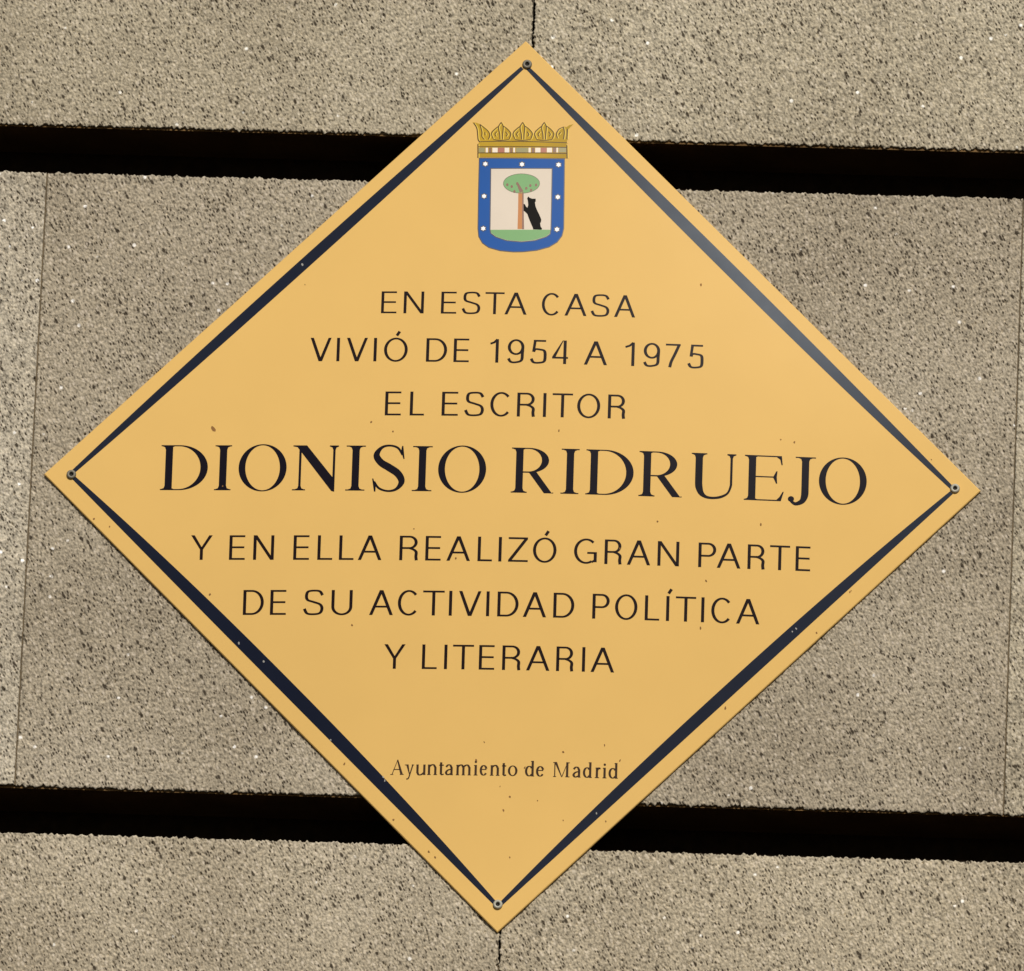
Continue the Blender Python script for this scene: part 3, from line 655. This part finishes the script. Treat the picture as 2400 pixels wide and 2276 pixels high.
def small_roman(c, W, H):
    """the little lower-case roman of the last line; H = cap height"""
    x = H * .70; tv, th = H * .150, H * .060
    sf = lambda cx, w=.16, y=0: box(cx - w * H, y, cx + w * H, y + th * .8)
    def st(cx, y0, y1): return box(cx - tv / 2, y0, cx + tv / 2, y1)
    def arch(x0, x1): return stroke(smooth([(x0, x * .78), (x0 + (x1 - x0) * .35, x * .95), (x0 + (x1 - x0) * .72, x * .97), (x1, x * .72)]), tv, th * 1.3)
    if c == 'A': return [[[(W * .05, 0), (W * .05 + th, 0), (W * .56, H), (W * .51, H)]], [[(W * .78, 0), (W * .78 + tv * 1.2, 0), (W * .57, H * 1.02), (W * .47, H)]], box(W * .20, H * .33, W * .74, H * .33 + th), sf(W * .08, .10), sf(W * .89, .13)]
    if c == 'M': return [box(W * .05, 0, W * .05 + th * 1.2, H), [[(W * .05, H), (W * .05 + tv * 1.1, H), (W * .55, 0), (W * .50, 0)]], [[(W * .50, 0), (W * .50 + th, 0), (W * .90, H), (W * .86, H)]], box(W * .93 - tv, 0, W * .93, H), sf(W * .08, .10), sf(W * .88, .14), sf(W * .05, .08, H - th), sf(W * .92, .10, H - th)]
    if c == 'y': return [[[(W * .05, x), (W * .05 + tv * 1.1, x), (W * .55, 0), (W * .47, 0)]], stroke(smooth([(W * .90, x), (W * .60, x * .2), (W * .38, -H * .22), (W * .12, -H * .28)]), th * 1.4), sf(W * .10, .11, x - th), sf(W * .90, .08, x - th)]
    if c == 'u': return [st(W * .11, x * .2, x), st(W * .89, 0, x), stroke(smooth([(W * .11, x * .25), (W * .26, x * .02), (W * .58, x * .05), (W * .89, x * .26)]), tv, th * 1.3), sf(W * .10, .08, x - th), sf(W * .90, .08)]
    if c == 'n': return [st(W * .11, 0, x), st(W * .89, 0, x * .76), arch(W * .11, W * .89), sf(W * .11, .12), sf(W * .89, .12), sf(W * .10, .08, x - th)]
    if c == 'm': return [st(W * .09, 0, x), st(W * .50, 0, x * .76), st(W * .92, 0, x * .76), arch(W * .09, W * .50), arch(W * .50, W * .92), sf(W * .09, .11), sf(W * .50, .11), sf(W * .92, .11), sf(W * .06, .07, x - th)]
    if c == 't': return [st(W * .42, x * .08, x * 1.22), box(W * .05, x - th * 1.2, W * .95, x), stroke(smooth([(W * .42, x * .14), (W * .60, x * .03), (W * .95, x * .10)]), tv * .8, th * 1.2)]
    if c == 'a': return [st(W * .80, 0, x * .75), stroke(smooth([(W * .10, x * .78), (W * .34, x * .97), (W * .62, x * .95), (W * .80, x * .70)]), tv, th * 1.2), stroke(smooth([(W * .80, x * .58), (W * .34, x * .48), (W * .10, x * .25), (W * .32, x * .04), (W * .80, x * .18)]), tv, th * 1.2), sf(W * .88, .06)]
    if c == 'i': return [st(W * .5, 0, x), sf(W * .5, .13), sf(W * .5 - H * .05, .07, x - th), [arc(W * .5, x * 1.30, tv * .55, tv * .55, 0, 360, 10)[:-1]]]
    if c == 'e': return [stroke(arc(W / 2, x / 2, W / 2 - tv / 2, x / 2 - th / 2, 20, 325, 22), tv, th), box(tv * .8, x * .54, W - tv * .5, x * .54 + th)]
    if c == 'o': return [[arc(W / 2, x / 2, W / 2, x * .51, 0, 360, 28)[:-1], arc(W / 2, x / 2, W / 2 - tv, x * .51 - th, 0, 360, 28)[:-1]]]
    if c == 'd': return [st(W - tv * .75, 0, H * 1.04), stroke(arc(W * .46, x / 2, W * .46 - tv / 2, x / 2 - th / 2, 40, 320, 22), tv, th), sf(W - tv * .5, .08), sf(W - tv, .08, H * 1.04 - th)]
    if c == 'r': return [st(W * .28, 0, x), stroke(smooth([(W * .28, x * .66), (W * .55, x * .93), (W * .95, x * .90)]), tv * .9, th * 1.8), sf(W * .30, .14), sf(W * .18, .07, x - th)]

for k, (H, z0, slope, glyphs) in enumerate(LINES):
    shapes, words = [], []
    for n, (c, xl, xr) in enumerate(glyphs):
        if k == 3 and n == 8: words.append(shapes); shapes = []
        W = xr - xl
        if k == 3: g = roman(c, W, H)
        elif k == 7: g = small_roman(c, W, H)
        else:
            tv = 0.122 * H
            g = sans(c, W, H, tv, 0.076 * H)
        xc = (xl + xr) / 2
        for loops in g:
            shapes.append([[(xl + p[0], z0 + slope * (xl + p[0]) + p[1]) for p in lp] for lp in loops])
    # neighbouring strokes sit a hair above one another, as layers of enamel do
    words.append(shapes)
    for w in words: o = paint('inscription_line', w, M_INK if k == 3 else M_SMALL if k == 7 else M_TEXT, plaque, 0.10, 9.0, 0.0011)
    if k == 3: o['label'] = 'large black serif lettering'
    elif k == 7: o['label'] = 'small fine serif lettering near the bottom'

# ---- coat of arms -------------------------------------------------------------------------
def offset(loop, d):
    n = len(loop); out = []
    area = sum(loop[i][0] * loop[(i + 1) % n][1] - loop[(i + 1) % n][0] * loop[i][1] for i in range(n))
    sg = 1 if area > 0 else -1
    for i in range(n):
        a, p, b = Vector(loop[i - 1]), Vector(loop[i]), Vector(loop[(i + 1) % n])
        e1, e2 = (p - a).normalized(), (b - p).normalized()
        m = Vector((e1.y + e2.y, -e1.x - e2.x)); m = m.normalized() * d * sg / max(.5, math.cos(e1.angle(e2) / 2) if e1.length and e2.length else 1)
        out.append((p.x + m.x, p.y + m.y))
    return out
arms = paint('coat_of_arms', [[SHIELD]], M_BLUE, plaque, 0.16)
paint('shield_outline', [[SHIELD, offset(SHIELD, -0.9)]], M_OUT, arms, 0.19)
paint('shield_outline', [[offset(FIELD, 0.9), offset(FIELD, -0.1)]], M_OUT, arms, 0.19)
paint('shield_field', [[FIELD]], M_FIELD, arms, 0.20)
paint('grass', [[GRASS]], M_GREEN, arms, 0.24)
paint('tree_trunk', [[TRUNK]], M_BARK, arms, 0.28)
paint('trunk_shade_line', [[TRUNK_SHADE]], M_BARK_D, arms, 0.31)
lf = paint('tree_crown', [[CROWN_LEAF]], M_GREEN, arms, 0.26)
paint('tree_crown_outline', [[CROWN_LEAF, offset(CROWN_LEAF, -0.55)]], M_GREEN_D, arms, 0.29)
paint('branch', [[BRANCH]], M_BARK_D, arms, 0.33)
for bx, by in BERRIES:
    paint('berry', [[arc(bx, by, 1.1, 1.4, 0, 360, 10)[:-1]]], M_BARK_D, arms, 0.34)
paint('bear', [[BEAR]], M_BEAR, arms, 0.36)
for sx, sy in STARS:
    paint('star_outline', [[[(sx + r * math.cos(math.radians(a)), sy + r * math.sin(math.radians(a)))
          for a, r in ((90 + 30 * i, 3.35 if i % 2 == 0 else 2.5) for i in range(12))]]], M_OUT, arms, 0.22)
    paint('star', [[[(sx + r * math.cos(math.radians(a)), sy + r * math.sin(math.radians(a)))
          for a, r in ((90 + 30 * i, 2.35 if i % 2 == 0 else 1.6) for i in range(12))]]], M_WHITE, arms, 0.25)
paint('crown', [[CROWN]], M_GOLD, arms, 0.26)
paint('crown_line_work', [stroke(smooth(s, 5), 0.95, 0.75) for s in CROWN_LINES], M_GOLD_D, arms, 0.30, 9.0, 0.002)
M_GOLD_L = enamel('bright_gold_enamel', (0.74, 0.53, 0.085), ROUGH, 0.05, 0.15)
paint('crown_highlight', [stroke(smooth([(p[0] + 1.0, p[1] - 0.25) for p in s], 5), 0.75, 0.5) for s in CROWN_LINES], M_GOLD_L, arms, 0.281, 9.0, 0.0005)
JM = {'olive': M_OLIVE, 'pale': M_PALE, 'dark': M_BARK_D, 'red': M_RED}
for kind, quad in JEWELS:
    paint('jewel', [[quad]], JM[kind], arms, 0.345)

# ---- screws ---------------------------------------------------------------------------------
def turned(name, profile, n, parent, mat, loc, skip=None):
    """profile: (radius, height towards the viewer) pairs, revolved about the viewing axis"""
    bm = bmesh.new(); prev = None
    for r, h in profile:
        if r < 1e-7:
            cur = [bm.verts.new((0, -h, 0))] * n
        else:
            cur = [bm.verts.new((r * math.cos(2 * math.pi * i / n), -h, r * math.sin(2 * math.pi * i / n))) for i in range(n)]
        if prev:
            for i in range(n):
                j = (i + 1) % n
                vs = []
                for v in (prev[i], prev[j], cur[j], cur[i]):
                    if v not in vs: vs.append(v)
                f = bm.faces.new(vs); f.smooth = True
        prev = cur
    bmesh.ops.recalc_face_normals(bm, faces=bm.faces)
    me = bpy.data.meshes.new(name); bm.to_mesh(me); bm.free()
    o = link(name, me, mat, parent); o.location = loc
    return o
for n, (sx, sz) in enumerate(SCREWS):
    x, z = sx / 1000, sz / 1000
    y = -dome(x, z)
    sc = turned('screw', [(0.0044, -0.001), (0.0044, 0.0009), (0.0041, 0.0018), (0.0034, 0.0023), (0.0020, 0.0025), (0.0018, 0.0010), (0.0, 0.0010)], 28, plaque, M_STEEL_D if n in (0, 3) else M_STEEL, (x, y, z))
    turned('screw_socket', [(0.00185, 0.0022), (0.0016, 0.00125), (0.0, 0.00115)], 6, sc, M_SOCKET, (0, 0, 0))

# ---- dirt and chips -------------------------------------------------------------------------
rnd = random.Random(11)
def blot(x, y, r, stretch, ang):
    out = []
    for i in range(11):
        a = 2 * math.pi * i / 11
        rr = r * rnd.uniform(.75, 1.15)
        u, v = rr * stretch * math.cos(a), rr / stretch * math.sin(a)
        out.append((x + u * math.cos(ang) - v * math.sin(ang), y + u * math.sin(ang) + v * math.cos(ang)))
    return [out]
for k, (x, y) in enumerate(SPECKS):
    if k == 0: r, s, a = 2.3, 1.5, math.radians(-55)
    else: r, s, a = rnd.uniform(.55, 1.15), rnd.uniform(1.0, 1.5), math.radians(rnd.uniform(60, 130))
    paint('dirt_speck', [blot(x, y, r, s, a)], M_DIRT, plaque, 0.2)
for x, y in CHIPS:
    paint('paint_chip', [blot(x, y, rnd.uniform(.7, 1.2), rnd.uniform(1.0, 1.6), math.radians(rnd.uniform(90, 140)))], M_CHIP, plaque, 0.22)
